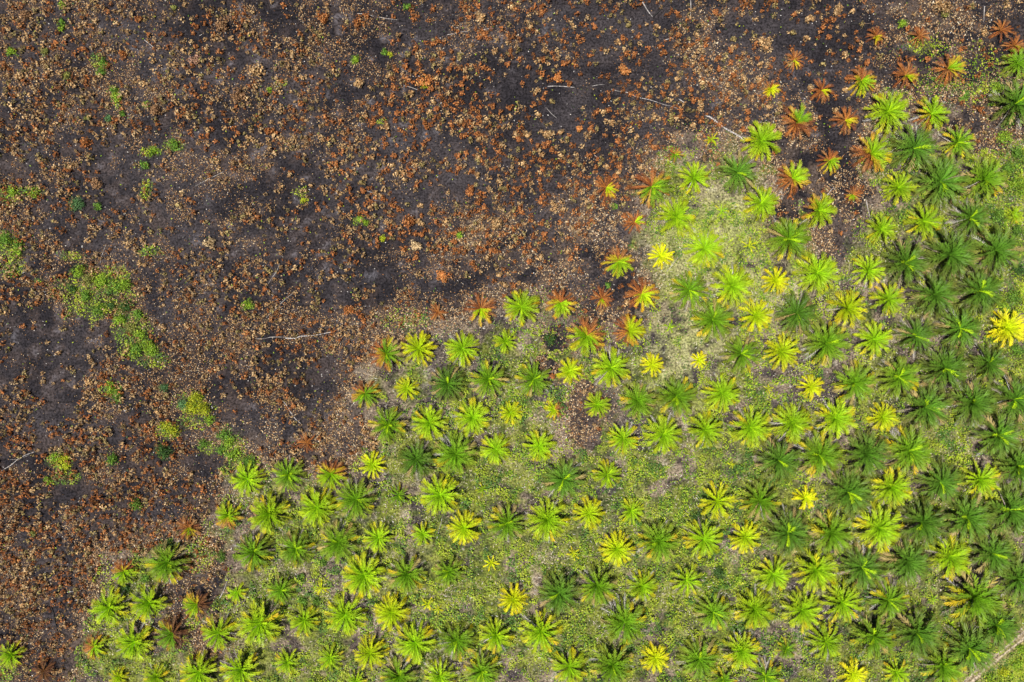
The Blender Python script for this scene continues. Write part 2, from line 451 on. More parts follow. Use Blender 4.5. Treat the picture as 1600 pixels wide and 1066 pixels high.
def build_weeds():
    wx, wy = scatter(850000)
    x, y, b, bare, gp, lit, rus, grn = maps(wx, wy)
    n1 = fbm(wx, wy, 3.2, 1000, 4, 0.65); n2 = fbm(wx, wy, 11, 1010, 3)
    q = n1 * 0.6 + n2 * 0.4
    bt = beyond_track(x, y)
    d = sstep(0.56 - 0.26 * grn, 0.74 - 0.26 * grn, q) * (0.35 + 0.9 * grn) + 0.10 * grn
    far = np.clip((x - 1545) / 40, 0, 1) * (y > 190) * (y < 640)
    d = d * (0.16 + 2.8 * sstep(0.45, 0.58, fbm(wx, wy, 1.6, 1300, 2)))
    d = d * (1 - 0.75 * edge_band(x, y))
    d = np.maximum(d, 0.65 * far * (0.4 + q))
    sg = sstep(0.4, 0.6, q) * blobs(x, y, [(1110,225,40,30),(1480,140,60,30),(1540,110,50,30),(640,500,50,14),(860,500,50,40),(1440,75,40,20)], 0.6, 46, 0.6)
    p = np.where(b > 0.5, 0.6 * gp * (0.4 + q) + 0.003, d)
    p = np.maximum(p, 0.4 * sg)
    p = np.where(bt, 0.8, p)
    k = (rng.uniform(0, 1, len(wx)) < p) & (track_dist(wx, wy) > 0.95)
    wx, wy, b, q, x, y = wx[k], wy[k], b[k], q[k], x[k], y[k]
    n = len(wx)
    tone = fbm(wx, wy, 2.4, 1050, 3)
    c = pick(WEEDP, n, 0.2)
    yel = pick([(0.38,0.46,0.02,3),(0.29,0.40,0.018,3),(0.46,0.48,0.07,1)], n)
    drk = pick([(0.05,0.13,0.02,3),(0.09,0.20,0.025,3),(0.16,0.28,0.03,2)], n)
    c = np.where((tone > 0.56)[:, None], yel, c); c = np.where((tone < 0.35)[:, None], drk, c)
    s = rng.uniform(0.18, 0.46, n)
    z = relief(wx, wy) + rng.uniform(0.02, 0.14, n) + 2.3 * np.clip(fbm(wx, wy, 1.6, 1300, 2) - 0.42, 0, 1) * rng.uniform(0.2, 1.6, n)
    V, Q, C = leaf_quads(np.stack([wx, wy, z], -1), s, c, 0.5, aspect=1.7)
    o = obj("weeds", mesh_np("weeds", V, Q, C, [M_weed]))
    tag(o, "low yellow green weeds covering the soil between the palms", "weeds", kind="stuff")
    # pale dry grass stalks between the palms
    wx, wy = scatter(70000)
    x, y, b, bare, gp, lit, rus, grn = maps(wx, wy)
    q = fbm(wx, wy, 5, 1100, 3)
    k = (b < 0.5) & (rng.uniform(0, 1, len(wx)) < sstep(0.40, 0.62, q)) & (track_dist(wx, wy) > 1.0) & ~beyond_track(x, y)
    wx, wy = wx[k], wy[k]; n = len(wx)
    V, Q, C = leaf_quads(np.stack([wx, wy, relief(wx, wy) + rng.uniform(0.03, 0.2, n)], -1), rng.uniform(0.3, 0.8, n),
                         pick([(0.52,0.46,0.36,3),(0.40,0.33,0.24,3),(0.60,0.58,0.52,1.2),(0.25,0.19,0.14,1.5)], n), 0.25, aspect=7)
    o = obj("dry_grass", mesh_np("dry_grass", V, Q, C, [M_litter]))
    tag(o, "dry straw coloured grass stalks lying between green weeds", "dry grass", kind="stuff")
build_weeds()

# ------------------------------------------------------------------ tufts and shrubs
def dome(n, R, palette, seed, flat=0.6, leaf=0.3, lumps=5, aspect=1.6):
    """leaf cloud in a lumpy dome of radius R"""
    lr = rng.uniform(0.35, 0.6, lumps) * R
    la = rng.uniform(0, 2 * np.pi, lumps); ld = rng.uniform(0, 0.62, lumps) * R
    lc = np.stack([ld * np.cos(la), ld * np.sin(la), rng.uniform(0.1, 0.45, lumps) * R * flat], -1)
    tint = rng.uniform(0.75, 1.25, lumps)
    k = rng.integers(0, lumps, n)
    v = rng.normal(0, 1, (n, 3)); v[:, 2] = np.abs(v[:, 2]) * 0.9; v /= np.linalg.norm(v, axis=1)[:, None]
    rad = lr[k] * rng.uniform(0.5, 1.05, n)
    P = lc[k] + v * rad[:, None] * np.array([1, 1, flat])
    s = rng.uniform(0.65, 1.35, n) * leaf
    return leaf_quads(P, s, pick(palette, n, 0.2) * tint[k][:, None], 0.55, v, aspect)

TENTH = ["no", "one tenth", "two tenths", "three tenths", "four tenths", "half way", "six tenths", "seven tenths", "eight tenths", "nine tenths", "all the way"]
def frac_words(v):
    t = int(round(v * 10)); t = max(0, min(10, t)); d = v * 10 - t
    w = TENTH[t]
    if t == 0: return "near the edge" if d < 0.17 else "near the edge"
    if t == 10: return "nearly all the way"
    if d < -0.17: return "nearly " + w
    if d > 0.17: return "over " + w
    return w
def place_words(x, y):
    fx, fy = x / W, y / H
    def ax(v, lo, hi, verb):
        if v < 0.034: return lo
        if v > 0.966: return hi
        if v < 0.068: return "near the " + lo.split(" ")[-2] + " edge"
        return frac_words(v) + " " + verb
    return ax(fx, "at the left edge", "at the right edge", "across") + ", " + ax(fy, "at the top edge", "at the bottom edge", "down")

used = {}
def unique(label, alts):
    """returns a label not used before, trying one extra word in front"""
    if label not in used:
        used[label] = 1; return label
    for a in alts:
        l = a + " " + label
        if l not in used:
            used[l] = 1; return l
    used[label] += 1
    return label

# burnt scrub: the largest tufts are things, the thousands of small ones are one mass
def tuft_positions():
    wx, wy = scatter(60000)
    x, y, b, bare, gp, lit, rus, grn = maps(wx, wy)
    q = fbm(wx, wy, 5.0, 1200, 3) * 0.6 + fbm(wx, wy, 16, 1210, 2) * 0.4
    p = np.where(b > 0.5, (rus * 1.15 * sstep(0.42, 0.60, q + 0.18 * (rus - 0.4)) + 0.045) * (1 - 0.5 * bare), 0)
    k = rng.uniform(0, 1, len(wx)) < p
    wx, wy, x, y = wx[k], wy[k], x[k], y[k]
    r = 0.36 + 0.52 * rng.uniform(0, 1, len(wx)) ** 1.4
    r = r * np.where(x > 560, 1.05, 0.95)
    keep = []; cell = {}
    for i in np.argsort(-r):
        cx, cy = int(wx[i] // 1.5), int(wy[i] // 1.5); ok = True
        for ax in (-1, 0, 1):
            for ay in (-1, 0, 1):
                for j in cell.get((cx + ax, cy + ay), ()):
                    if (wx[i] - wx[j]) ** 2 + (wy[i] - wy[j]) ** 2 < (0.56 * (r[i] + r[j])) ** 2: ok = False
        if ok:
            cell.setdefault((cx, cy), []).append(i); keep.append(i)
    keep = np.array(keep)
    return wx[keep], wy[keep], x[keep], y[keep], r[keep]

BIG_SHRUBS = [  # x, y, radius px, look
 (403,113,17,'tan'),(243,175,14,'brown'),(303,92,9,'pink'),(328,380,13,'straw'),(152,286,11,'brown'),(664,125,17,'orange'),
 (649,385,13,'straw'),(558,36,9,'rust'),(372,150,14,'brown'),(350,40,16,'brown'),(505,28,12,'rust'),(750,27,10,'tan'),(735,300,11,'rust'),
 (775,350,16,'tan'),(690,432,13,'orange'),(975,110,13,'orange'),(1195,70,16,'tan'),(1310,15,12,'tan'),(1472,12,16,'tan'),(133,222,11,'rust'),
 (40,25,12,'brown'),(640,345,15,'rust'),(215,30,7,'rust'),(545,485,9,'rust'),(855,210,9,'tan'),(1265,30,9,'tan'),(560,130,10,'tan'),
 (30,120,9,'tan'),(192,85,9,'rust'),(870,120,10,'orange'),(905,200,7,'orange'),(420,205,9,'rust')]
PAL = {'tan': TANP, 'brown': [(0.26,0.14,0.07,3),(0.34,0.19,0.09,3),(0.42,0.27,0.14,1)], 'pink': [(0.50,0.30,0.20,3),(0.38,0.20,0.13,2)],
       'straw': [(0.60,0.44,0.24,3),(0.48,0.34,0.17,3)], 'orange': [(0.55,0.20,0.05,3),(0.62,0.30,0.10,3),(0.42,0.17,0.06,2)],
       'rust': RUSTP, 'olive': OLIVEP}
WORD = {'tan': "tan", 'brown': "dull brown", 'pink': "pinkish brown", 'straw': "pale straw", 'orange': "bright orange", 'rust': "rusty red", 'olive': "olive brown"}

wx, wy, tx, ty, tr = tuft_positions()
inframe = (tx > 6) & (tx < 1594) & (ty > 6) & (ty < 1060)
order = [i for i in np.argsort(-tr) if inframe[i]][:262]
sel = set(order)
protos = {}
def tuft_proto(kind, v):
    if (kind, v) not in protos:
        R = 1.0
        V, Q, C = dome(64, R, PAL[kind], v, 1.35, 0.42, 5)
        protos[(kind, v)] = mesh_np("scorched_tuft", V, Q, C, [M_scorch])
    return protos[(kind, v)]
stem_me = None
def stems(name, R, h, color, mat):
    V = []; Fq = []; C = []
    for k in range(5):
        a = k * 1.256 + 0.3; b0 = np.array([0.04 * math.cos(a), 0.04 * math.sin(a), -0.12]); t0 = np.array([R * 0.5 * math.cos(a), R * 0.5 * math.sin(a), h])
        base = len(V); w = 0.035
        for (p, ww) in ((b0, w), (t0, w * 0.4)):
            for j in range(4):
                an = j * math.pi / 2; V.append(p + np.array([math.cos(an) * ww, math.sin(an) * ww, 0]))
        for j in range(4):
            Fq.append((base + j, base + (j + 1) % 4, base + 4 + (j + 1) % 4, base + 4 + j))
    V = np.array(V)
    return mesh_np(name, V, np.array(Fq), np.tile(np.array([color]), (len(V), 1)), [mat])
tuft_stem = stems("stem", 1.0, 0.5, (0.05, 0.035, 0.03), M_log)

def add_tuft(x_px, y_px, wx_, wy_, R, kind, big=False):
    root = bpy.data.objects.new("scorched_shrub", None); col.objects.link(root)
    root.location = (wx_, wy_, float(relief(np.array([wx_]), np.array([wy_]))[0]))
    root.rotation_euler = (0, 0, rng.uniform(0, 6.28))
    if big:
        V, Q, C = dome(int(170 + 70 * R), R, PAL[kind], 0, 1.1, 0.30 + 0.06 * R, 9)
        obj("foliage", mesh_np("foliage", V, Q, C, [M_scorch]), root)
        s = obj("stem", tuft_stem, root); s.scale = (R, R, R)
    else:
        f = obj("foliage", tuft_proto(kind, int(rng.integers(0, 4))), root); f.scale = (R, R, R * rng.uniform(0.8, 1.2))
        s = obj("stem", tuft_stem, root); s.scale = (R, R, R)
    size = "wide" if R > 1.2 else ("small" if R < 0.8 else "round")
    lb = f"{size} {WORD[kind]} scorched shrub, {place_words(x_px, y_px)}"
    tag(root, unique(lb, ["lone", "ragged", "squat", "crisp", "dense"]), "shrub", "scorched shrubs on the burnt ground")
for (x, y, r, kind) in BIG_SHRUBS:
    a, b_ = px2w(x, y, 0.5)
    add_tuft(x, y, a, b_, r * M, kind, True)
def near_big(x, y):
    return any((x - s[0]) ** 2 + (y - s[1]) ** 2 < (s[2] * 0.9) ** 2 for s in BIG_SHRUBS)
for i in order:
    if near_big(tx[i], ty[i]): continue
    u = rng.uniform(); east = tx[i] > 600 or (tx[i] < 300 and ty[i] > 650)
    kind = 'rust' if u < (0.62 if east else 0.42) else ('tan' if u < (0.9 if east else 0.74) else ('brown' if u < 0.9 else 'olive'))
    add_tuft(tx[i], ty[i], float(wx[i]), float(wy[i]), float(tr[i]) * 1.12, kind)
def small_tufts():
    ids = np.array([i for i in range(len(wx)) if i not in sel and not near_big(tx[i], ty[i])])
    per = 24
    X = np.repeat(wx[ids], per); Yy = np.repeat(wy[ids], per); R = np.repeat(tr[ids] * 1.1, per)
    n = len(X)
    v = rng.normal(0, 1, (n, 3)); v[:, 2] = np.abs(v[:, 2]) * 1.1 + 0.1; v /= np.linalg.norm(v, axis=1)[:, None]
    P = np.stack([X, Yy, relief(X, Yy)], -1) + v * (R * rng.uniform(0.35, 1.0, n))[:, None] * np.array([1, 1, 1.6])
    kind = rng.uniform(0, 1, len(ids)); east = (tx[ids] > 600) | ((tx[ids] < 300) & (ty[ids] > 650))
    thr = np.where(east, 0.55, 0.36)
    kc = np.repeat(kind < thr, per); kb = np.repeat(kind > 0.86, per)
    c = np.where(kc[:, None], pick(RUSTP, n), pick(TANP, n)); c = np.where(kb[:, None], pick(OLIVEP, n), c)
    c = c * np.repeat(rng.uniform(0.55, 1.15, len(ids)), per)[:, None]
    V, Q, C = leaf_quads(P, R * rng.uniform(0.36, 0.66, n), c, 0.45, v, 1.4)
    o = obj("scorched_undergrowth", mesh_np("scorched_undergrowth", V, Q, C, [M_scorch]))
    tag(o, "countless small rust and tan scorched sprouts over black ground", "scorched scrub", kind="stuff")
    print("small tufts", len(ids))
small_tufts()

# ------------------------------------------------------------------ living bushes
GP = {'green': [(0.14,0.28,0.03,4),(0.20,0.36,0.04,3),(0.08,0.17,0.02,2)], 'yellow': [(0.46,0.50,0.02,4),(0.34,0.42,0.02,3),(0.55,0.50,0.03,1)],
      'dark': [(0.05,0.12,0.025,4),(0.08,0.17,0.03,3),(0.13,0.22,0.05,1)], 'lime': [(0.26,0.42,0.03,4),(0.34,0.48,0.03,3),(0.16,0.30,0.03,2)],
      'blue': [(0.09,0.20,0.07,4),(0.14,0.27,0.09,3)], 'olive': [(0.26,0.28,0.06,3),(0.36,0.34,0.08,2),(0.18,0.2,0.05,2)]}
BUSHES = [ # x y r look
 (17,81,9,'lime'),(69,80,7,'olive'),(160,98,9,'green'),(157,112,8,'green'),(176,139,8,'green'),(182,152,9,'lime'),(190,177,6,'green'),
 (168,184,7,'blue'),(135,183,6,'olive'),(103,118,8,'olive'),(272,226,11,'green'),(238,237,9,'lime'),(226,257,9,'green'),(120,318,14,'blue'),
 (153,322,8,'green'),(18,300,9,'lime'),(52,302,8,'lime'),(8,375,15,'green'),(28,382,11,'green'),(24,398,9,'lime'),(122,424,12,'lime'),
 (140,436,12,'olive'),(160,440,14,'lime'),(178,448,13,'green'),(195,447,13,'lime'),(112,452,10,'dark'),(135,462,12,'green'),(155,484,13,'green'),
 (172,478,10,'dark'),(195,478,13,'dark'),(187,500,13,'lime'),(214,491,10,'green'),(205,512,12,'olive'),(218,524,11,'lime'),(232,538,13,'lime'),
 (212,548,14,'green'),(237,548,11,'lime'),(387,476,11,'lime'),(173,606,11,'lime'),(182,620,12,'green'),(257,607,10,'blue'),(285,632,11,'blue'),
 (304,623,14,'yellow'),(300,640,13,'yellow'),(318,640,15,'yellow'),(326,655,10,'lime'),(268,671,14,'yellow'),(255,665,8,'yellow'),
 (258,706,16,'dark'),(85,715,11,'lime'),(98,718,10,'yellow'),(102,730,9,'yellow'),(175,718,13,'green'),(316,695,10,'green'),(348,680,11,'green'),
 (357,690,12,'lime'),(347,702,10,'green'),(365,712,12,'lime'),(388,722,15,'green'),(555,93,9,'lime'),(600,80,6,'green'),(609,84,5,'yellow'),
 (420,139,5,'lime'),(474,313,7,'yellow'),(562,342,6,'lime'),(571,347,6,'lime'),(636,10,7,'green'),(718,367,7,'lime'),(597,373,5,'yellow'),
 (664,133,8,'yellow'),(95,7,7,'lime'),(95,43,7,'lime'),(94,32,6,'green'),(73,752,7,'lime'),(212,788,12,'green'),(50,835,6,'olive'),
 (1411,36,9,'lime'),(1478,20,9,'olive'),(270,10,5,'olive'),(1089,808,13,'dark'),(345,870,10,'green'),(262,852,14,'dark'),(1123,895,13,'dark'),
 (1100,822,8,'dark'),(596,960,0,'green'),(473,940,10,'green'),(1155,905,7,'lime'),(1128,915,9,'lime'),(950,445,6,'green'),(961,321,7,'green'),(990,720,7,'dark'),
 (860,530,11,'dark'),(370,870,8,'lime'),(1400,895,0,'lime'),(1557,140,12,'lime'),(1575,190,13,'green'),(1570,215,14,'lime'),(1590,240,15,'green'),
 (1575,262,13,'green'),(1590,290,15,'lime'),(1560,335,13,'green'),(1590,360,13,'green'),(1585,465,13,'green'),(1570,480,10,'lime'),(1590,545,12,'green'),
 (1578,590,11,'dark'),(1592,420,12,'dark'),(600,975,0,'green'),(1507,150,9,'green'),(1385,620,0,'green'),(1240,795,0,'green'),
 (1590,1040,12,'lime'),(1570,1052,10,'yellow'),(1596,1015,9,'lime'),(1549,1060,8,'lime'),(480,865,9,'green'),(505,880,9,'green'),(540,840,0,'green'),
 (545,805,10,'green'),(470,905,9,'green'),(495,940,9,'green'),(590,945,9,'dark'),(540,755,0,'dark'),(370,880,0,'green'),(225,905,10,'green'),(195,920,10,'dark')]
BW = {'green': "leafy green", 'yellow': "bright yellow green", 'dark': "dark green", 'lime': "lime green", 'blue': "bluish green", 'olive': "dull olive"}
bush_stem = stems("stem", 1.0, 0.6, (0.12, 0.09, 0.06), M_log)
for (x, y, r, kind) in BUSHES:
    if r <= 0: continue
    a, b_ = px2w(x, y, 0.6); R = r * M
    root = bpy.data.objects.new("green_bush", None); col.objects.link(root)
    root.location = (a, b_, 0.0)
    V, Q, C = dome(int(100 + 180 * R * R), R * 1.15, GP[kind], 0, 0.9, 0.26, int(9 + 7 * R), 1.7)
    obj("foliage", mesh_np("foliage", V, Q, C, [M_weed]), root)
    s = obj("stem", bush_stem, root); s.scale = (R, R, R)
    size = "wide" if r > 12 else ("small" if r < 8 else "rounded")
    bn = in_poly(np.array([x * 1.0]), np.array([y * 1.0]), BURN_POLY)[0]
    lb = f"{size} {BW[kind]} bush {'on burn' if bn else 'in weeds'}, {place_words(x, y)}"
    tag(root, unique(lb, ["dense", "ragged", "low", "loose", "spreading"]), "bush", "living bushes among the burnt scrub and weeds")

# ------------------------------------------------------------------ fallen logs and branches
def tube(pts, r0, r1, colf, seg=7):
    pts = [np.array(p, float) for p in pts]
    # resample
    d = [0]
    for i in range(1, len(pts)): d.append(d[-1] + np.linalg.norm(pts[i] - pts[i - 1]))
    n = max(4, int(d[-1] / 0.55)); s = np.linspace(0, d[-1], n)
    P = np.stack([np.interp(s, d, [p[k] for p in pts]) for k in range(3)], -1)
    wob = np.stack([np.interp(s, np.arange(0, d[-1] + 2, 1.6), rng.normal(0, 0.10, len(np.arange(0, d[-1] + 2, 1.6)))) for _ in range(2)], -1)
    P[:, :2] += wob
    T = np.gradient(P, axis=0); T /= np.linalg.norm(T, axis=1)[:, None]
    side = np.cross(T, np.array([0, 0, 1.0])); side /= np.linalg.norm(side, axis=1)[:, None]; up = np.cross(side, T)
    V = []; C = []
    for i in range(n):
        t = i / (n - 1); r = (r0 * (1 - t) + r1 * t) * (0.85 + 0.3 * vnoise(np.array([i * 1.0]), np.array([r0 * 50]), 2.0, 5)[0])
        c = colf(t, P[i])
        for j in range(seg):
            a = 2 * math.pi * j / seg
            V.append(P[i] + side[i] * r * math.cos(a) + up[i] * r * math.sin(a)); C.append(c)
    F = []
    for i in range(n - 1):
        for j in range(seg):
            F.append((i * seg + j, i * seg + (j + 1) % seg, (i + 1) * seg + (j + 1) % seg, (i + 1) * seg + j))
    k = len(V); V.append(P[0] - T[0] * r0 * 0.3); C.append(colf(0, P[0])); V.append(P[-1] + T[-1] * r1 * 0.3); C.append(colf(1, P[-1]))
    for j in range(seg):
        F.append((k, (j + 1) % seg, j, k)); F.append((k + 1, (n - 1) * seg + j, (n - 1) * seg + (j + 1) % seg, k + 1))
    return V, F, C
WHITE = (0.50, 0.46, 0.43); GREY = (0.30, 0.27, 0.25); BLACK = (0.022, 0.02, 0.02); BROWN = (0.13, 0.09, 0.065)
LOGS = [ # polyline px, r0, r1 (m), tone, branches, label
 ([(1002,3),(1012,17),(1020,27)],.16,.07,'w',[],"short white log ending against a dark branch at the top edge"),
 ([(1020,27),(1030,17),(1043,4)],.17,.08,'b',[],"short charred log meeting the white log at the top edge"),
 ([(1036,63),(1046,61),(1055,59)],.08,.04,'w',[],"small white stick lying alone above the long white trunk"),
 ([(856,135),(878,136),(898,137)],.09,.07,'w',[],"thin pale stick on the upper black ground, beside rusty tufts"),
 ([(898,137),(925,139),(945,141)],.07,.06,'b',[],"thin charred stick between two pale sticks on upper black ground"),
 ([(925,135),(935,133),(945,133)],.06,.04,'w',[],"tiny pale twig just above a thin charred stick"),
 ([(955,141),(985,147),(1012,156),(1040,165),(1065,173)],.10,.06,'m',[],"long thin grey and white trunk below the white log"),
 ([(945,137),(990,135),(1045,130),(1062,128)],.10,.05,'b',[],"long thin black trunk crossing above two white streaked trunks"),
 ([(1025,135),(1050,150),(1080,168),(1108,185),(1135,202),(1162,219)],.12,.22,'bw',[],"longest fallen trunk, black turning white towards the first palms"),
 ([(928,243),(935,248),(942,252)],.07,.04,'w',[],"short pale twig on black ground above the reddish palm"),
 ([(558,21),(572,23),(585,27)],.07,.05,'w',[],"first of two thin pale sticks in line near the top edge"),
 ([(593,28),(605,29),(620,31)],.07,.05,'w',[],"second pale stick in line near the top edge"),
 ([(700,56),(715,52),(731,50)],.08,.05,'w',[],"pale bent stick below straw coloured scrub near the top"),
 ([(750,48),(758,46),(770,44)],.09,.06,'w',[((755,48),(768,46))],"white split stick by the scrub near the top"),
 ([(631,134),(642,137),(654,141)],.07,.05,'w',[],"pale stick beside the large orange shrub"),
 ([(226,64),(236,71),(247,80)],.10,.06,'w',[],"pale diagonal stick on the bare upper black patch"),
 ([(566,296),(580,300),(594,305)],.06,.04,'w',[],"thin pale stick in the middle of the burnt scrub"),
 ([(304,292),(325,281),(350,269)],.07,.05,'m',[],"long thin grey stick slanting across the burnt scrub"),
 ([(438,412),(428,432),(416,449),(430,467),(440,472)],.08,.05,'m',[],"bent pale branch kinked in the middle, above the crossed sticks"),
 ([(458,458),(437,478),(416,497)],.08,.05,'m',[((437,478),(452,492))],"crossed pale sticks on scorched scrub"),
 ([(447,529),(470,526),(495,523),(523,519)],.15,.07,'w',[],"long white trunk lying nearly level in the burnt scrub"),
 ([(400,530),(425,527),(447,529)],.07,.06,'m',[],"thin grey branch touching the end of the long white trunk"),
 ([(0,737),(15,728),(32,716),(55,704)],.11,.05,'w',[((12,717),(32,718)),((32,716),(45,712))],"forked white branch at the left edge"),
 ([(103,926),(115,924),(127,923)],.13,.10,'w',[],"upper of two short white logs above the first palms"),
 ([(107,941),(120,938),(131,935)],.11,.08,'w',[],"lower of two short white logs above the first palms"),
 ([(195,642),(200,640),(205,638)],.14,.10,'w',[],"stubby white log among rusty scrub"),
 ([(424,603),(433,616),(441,626)],.09,.08,'b',[],"charred upper end piece of a broken diagonal trunk"),
 ([(443,627),(454,643),(462,654),(470,662)],.12,.08,'m',[],"weathered grey trunk lying diagonally on dark ground"),
 ([(343,935),(350,920),(357,904)],.11,.05,'w',[],"slim white stick beside the small orange tipped palm"),
 ([(683,841),(688,822),(692,808)],.08,.05,'w',[],"whitish stick pointing up between two palms"),
 ([(219,971),(233,976),(249,983)],.12,.07,'w',[],"pale log lying between two lower palms"),
 ([(106,838),(116,850),(124,862),(131,867)],.11,.07,'b',[],"black fallen trunk in dense rusty scrub"),
 ([(18,868),(26,888),(34,905),(40,918)],.10,.07,'b',[((24,885),(33,892))],"black forked branch near the left edge"),
 ([(80,945),(88,975),(96,1010),(101,1035)],.10,.07,'b',[((72,1008),(94,1014))],"long black pole crossing the bare lower patch"),
 ([(1347,270),(1350,295),(1352,312)],.07,.06,'b',[],"charred upper half of a thin pole between palms"),
 ([(1353,314),(1356,328),(1359,342)],.08,.05,'w',[],"pale lower half of a thin pole between palms"),
 ([(1536,10),(1537,22),(1536,32)],.09,.06,'w',[],"short upright white stick below tan scrub at the top"),
 ([(1293,305),(1298,299),(1303,294)],.09,.07,'w',[],"short white stick beside a yellow and scorched palm"),
 ([(1041,426),(1052,413),(1067,394)],.09,.07,'m',[],"slanting grey branch between two bright palms"),
 ([(1330,38),(1348,38),(1370,36)],.12,.08,'b',[],"black trunk above the yellow hearted scorched palm"),
 ([(1238,57),(1262,64),(1284,70),(1306,76)],.07,.04,'b',[],"thin black branch above the uppermost scorched palms"),
 ([(29,431),(34,429),(40,427)],.10,.07,'w',[],"short white log beside the large green patch"),
 ([(165,383),(161,397),(158,413)],.08,.06,'m',[],"greyish pole standing out above the large green patch"),
 ([(1021,440),(1030,428),(1042,426)],.06,.05,'b',[],"thin black twig touching the slanting grey branch"),
 ([(1078,0),(1078,14),(1077,30)],.08,.05,'m',[],"thin grey pole running down from the top edge"),
 ([(853,170),(862,178),(870,184)],.05,.04,'m',[],"very thin twig on open black ground"),
 ([(325,935),(318,930),(310,927)],.0,.0,'m',[],"")]
for (pl, r0, r1, tone, br, lab) in LOGS:
    if r0 == 0: continue
    r0 *= 0.85; r1 *= 0.8
    def colf(t, p, tone=tone):
        if tone == 'w': return WHITE
        if tone == 'b': return BLACK if vnoise(np.array([p[0]]), np.array([p[1]]), 1.5, 9)[0] < 0.8 else BROWN
        if tone == 'm': return WHITE if vnoise(np.array([p[0]]), np.array([p[1]]), 1.7, 9)[0] > 0.45 else GREY
        return WHITE if t > 0.62 or (vnoise(np.array([p[0]]), np.array([p[1]]), 1.8, 9)[0] > 0.62) else BLACK
    ox, oy = px2w(*pl[0])
    def w3(q, r):
        a, b_ = px2w(q[0], q[1]); return (a - ox, b_ - oy, r * 0.9 + 0.05)
    V, Fq, C = tube([w3(q, max(r0, r1)) for q in pl], r0, r1, colf)
    name = "fallen_log" if max(r0, r1) >= 0.084 else "fallen_branch"
    o = obj(name, mesh_np(name, np.array(V), np.array(Fq), np.array(C), [M_log], True), None, (ox, oy, 0))
    tag(o, lab, "log" if name == "fallen_log" else "branch", "fallen logs and branches")
    for (p, q) in br:
        V, Fq, C = tube([w3(p, r1), w3(q, r1)], r1 * 0.9, r1 * 0.5, colf)
        obj("side_branch", mesh_np("side_branch", np.array(V), np.array(Fq), np.array(C), [M_log], True), o)

# ------------------------------------------------------------------ oil palms
def fronds(specs, LN, mode='leaf'):
    """specs rows: az, e0, droop, L, width, base colour(3), tip colour(3), twist.  Vectorised feather fronds."""
    Vs = []; Qs = []; Cs = []; nv = 0
    NP = 13
    for (az, e0, droop, L, wd, cb, ct, thin, curl) in specs:
        n = 8; s = np.linspace(0, 1, n)
        e = e0 - droop * s ** 1.3
        ds = L / (n - 1)
        hr = np.concatenate([[0], np.cumsum(np.cos((e[1:] + e[:-1]) / 2) * ds)]); hz = np.concatenate([[0], np.cumsum(np.sin((e[1:] + e[:-1]) / 2) * ds)])
        azs = az + curl * s ** 2
        px = np.cumsum(np.concatenate([[0], np.diff(hr) * np.cos((azs[1:] + azs[:-1]) / 2)])); py = np.cumsum(np.concatenate([[0], np.diff(hr) * np.sin((azs[1:] + azs[:-1]) / 2)]))
        R = np.stack([px, py, hz], -1)
        T = np.gradient(R, axis=0); T /= np.linalg.norm(T, axis=1)[:, None]
        S = np.stack([-np.sin(azs), np.cos(azs), np.zeros(n)], -1)
        U = np.cross(T, S) * -1.0; U[U[:, 2] < 0] *= -1
        # rachis: flat-topped ridge
        w = (0.055 * (1 - 0.75 * s) * (0.7 + 0.1 * L))[:, None]
        A = R + S * w; B = R - S * w; K = R + U * w * 0.8
        V = np.concatenate([A, K, B]); i = np.arange(n - 1)
        Q = np.concatenate([np.stack([i, i + 1, n + i + 1, n + i], -1), np.stack([n + i, n + i + 1, 2 * n + i + 1, 2 * n + i], -1)])
        rc = np.array(cb) * 0.8 + np.array(ct) * 0.5 + np.array([0.02, 0.03, 0.0])
        Vs.append(V); Qs.append(Q + nv); Cs.append(np.tile(rc, (3 * n, 1))); nv += 3 * n
        # leaflets
        t = np.linspace(0.17, 0.985, NP) + rng.uniform(-0.015, 0.015, NP)
        t = np.clip(t, 0.1, 1)
        def at(A_): return np.stack([np.interp(t, s, A_[:, k]) for k in range(3)], -1)
        P0 = at(R); TT = at(T); SS = at(S); UU = at(U)
        prof = np.clip(0.12 + 1.6 * (t - 0.16), 0, 1) * np.clip(1.06 - t ** 6 * 0.72, 0, 1)
        for side in (1, -1):
            ln = 1.22 * wd * prof * rng.uniform(0.88, 1.08, NP)
            fwd = 0.62 + 0.65 * t + rng.normal(0, 0.07, NP)
            lift = rng.normal(0.85, 0.16, NP) - 0.55 * t
            D = SS * side * np.cos(fwd)[:, None] + TT * np.sin(fwd)[:, None] + UU * lift[:, None]
            D /= np.linalg.norm(D, axis=1)[:, None]
            hw = (0.62 * (L * 0.87 / NP) * thin * (1.15 - 0.3 * t))[:, None]
            tip = P0 + D * ln[:, None] - np.array([0, 0, 1.0]) * (0.12 * ln)[:, None]
            mid = P0 + D * (ln * 0.5)[:, None]
            v = np.stack([P0 - TT * hw * 0.7, tip - TT * hw * 0.42, tip + TT * hw * 0.50, P0 + TT * hw * 0.7], 1).reshape(-1, 3)
            q = np.arange(NP * 4).reshape(NP, 4)
            f = np.clip(t + rng.normal(0, 0.07, NP), 0, 1) ** 1.6
            c0 = np.array(cb)[None, :] * (1 - f[:, None]) + np.array(ct)[None, :] * f[:, None]
            c0 = c0 * rng.uniform(0.82, 1.18, (NP, 1))
            f2 = np.clip(f + 0.22, 0, 1)
            c1 = np.array(cb)[None, :] * (1 - f2[:, None]) + np.array(ct)[None, :] * f2[:, None]
            cc = np.stack([c0, c1, c1, c0], 1).reshape(-1, 3)
            Vs.append(v); Qs.append(q + nv); Cs.append(cc); nv += NP * 4
    return np.concatenate(Vs), np.concatenate(Qs), np.concatenate(Cs)

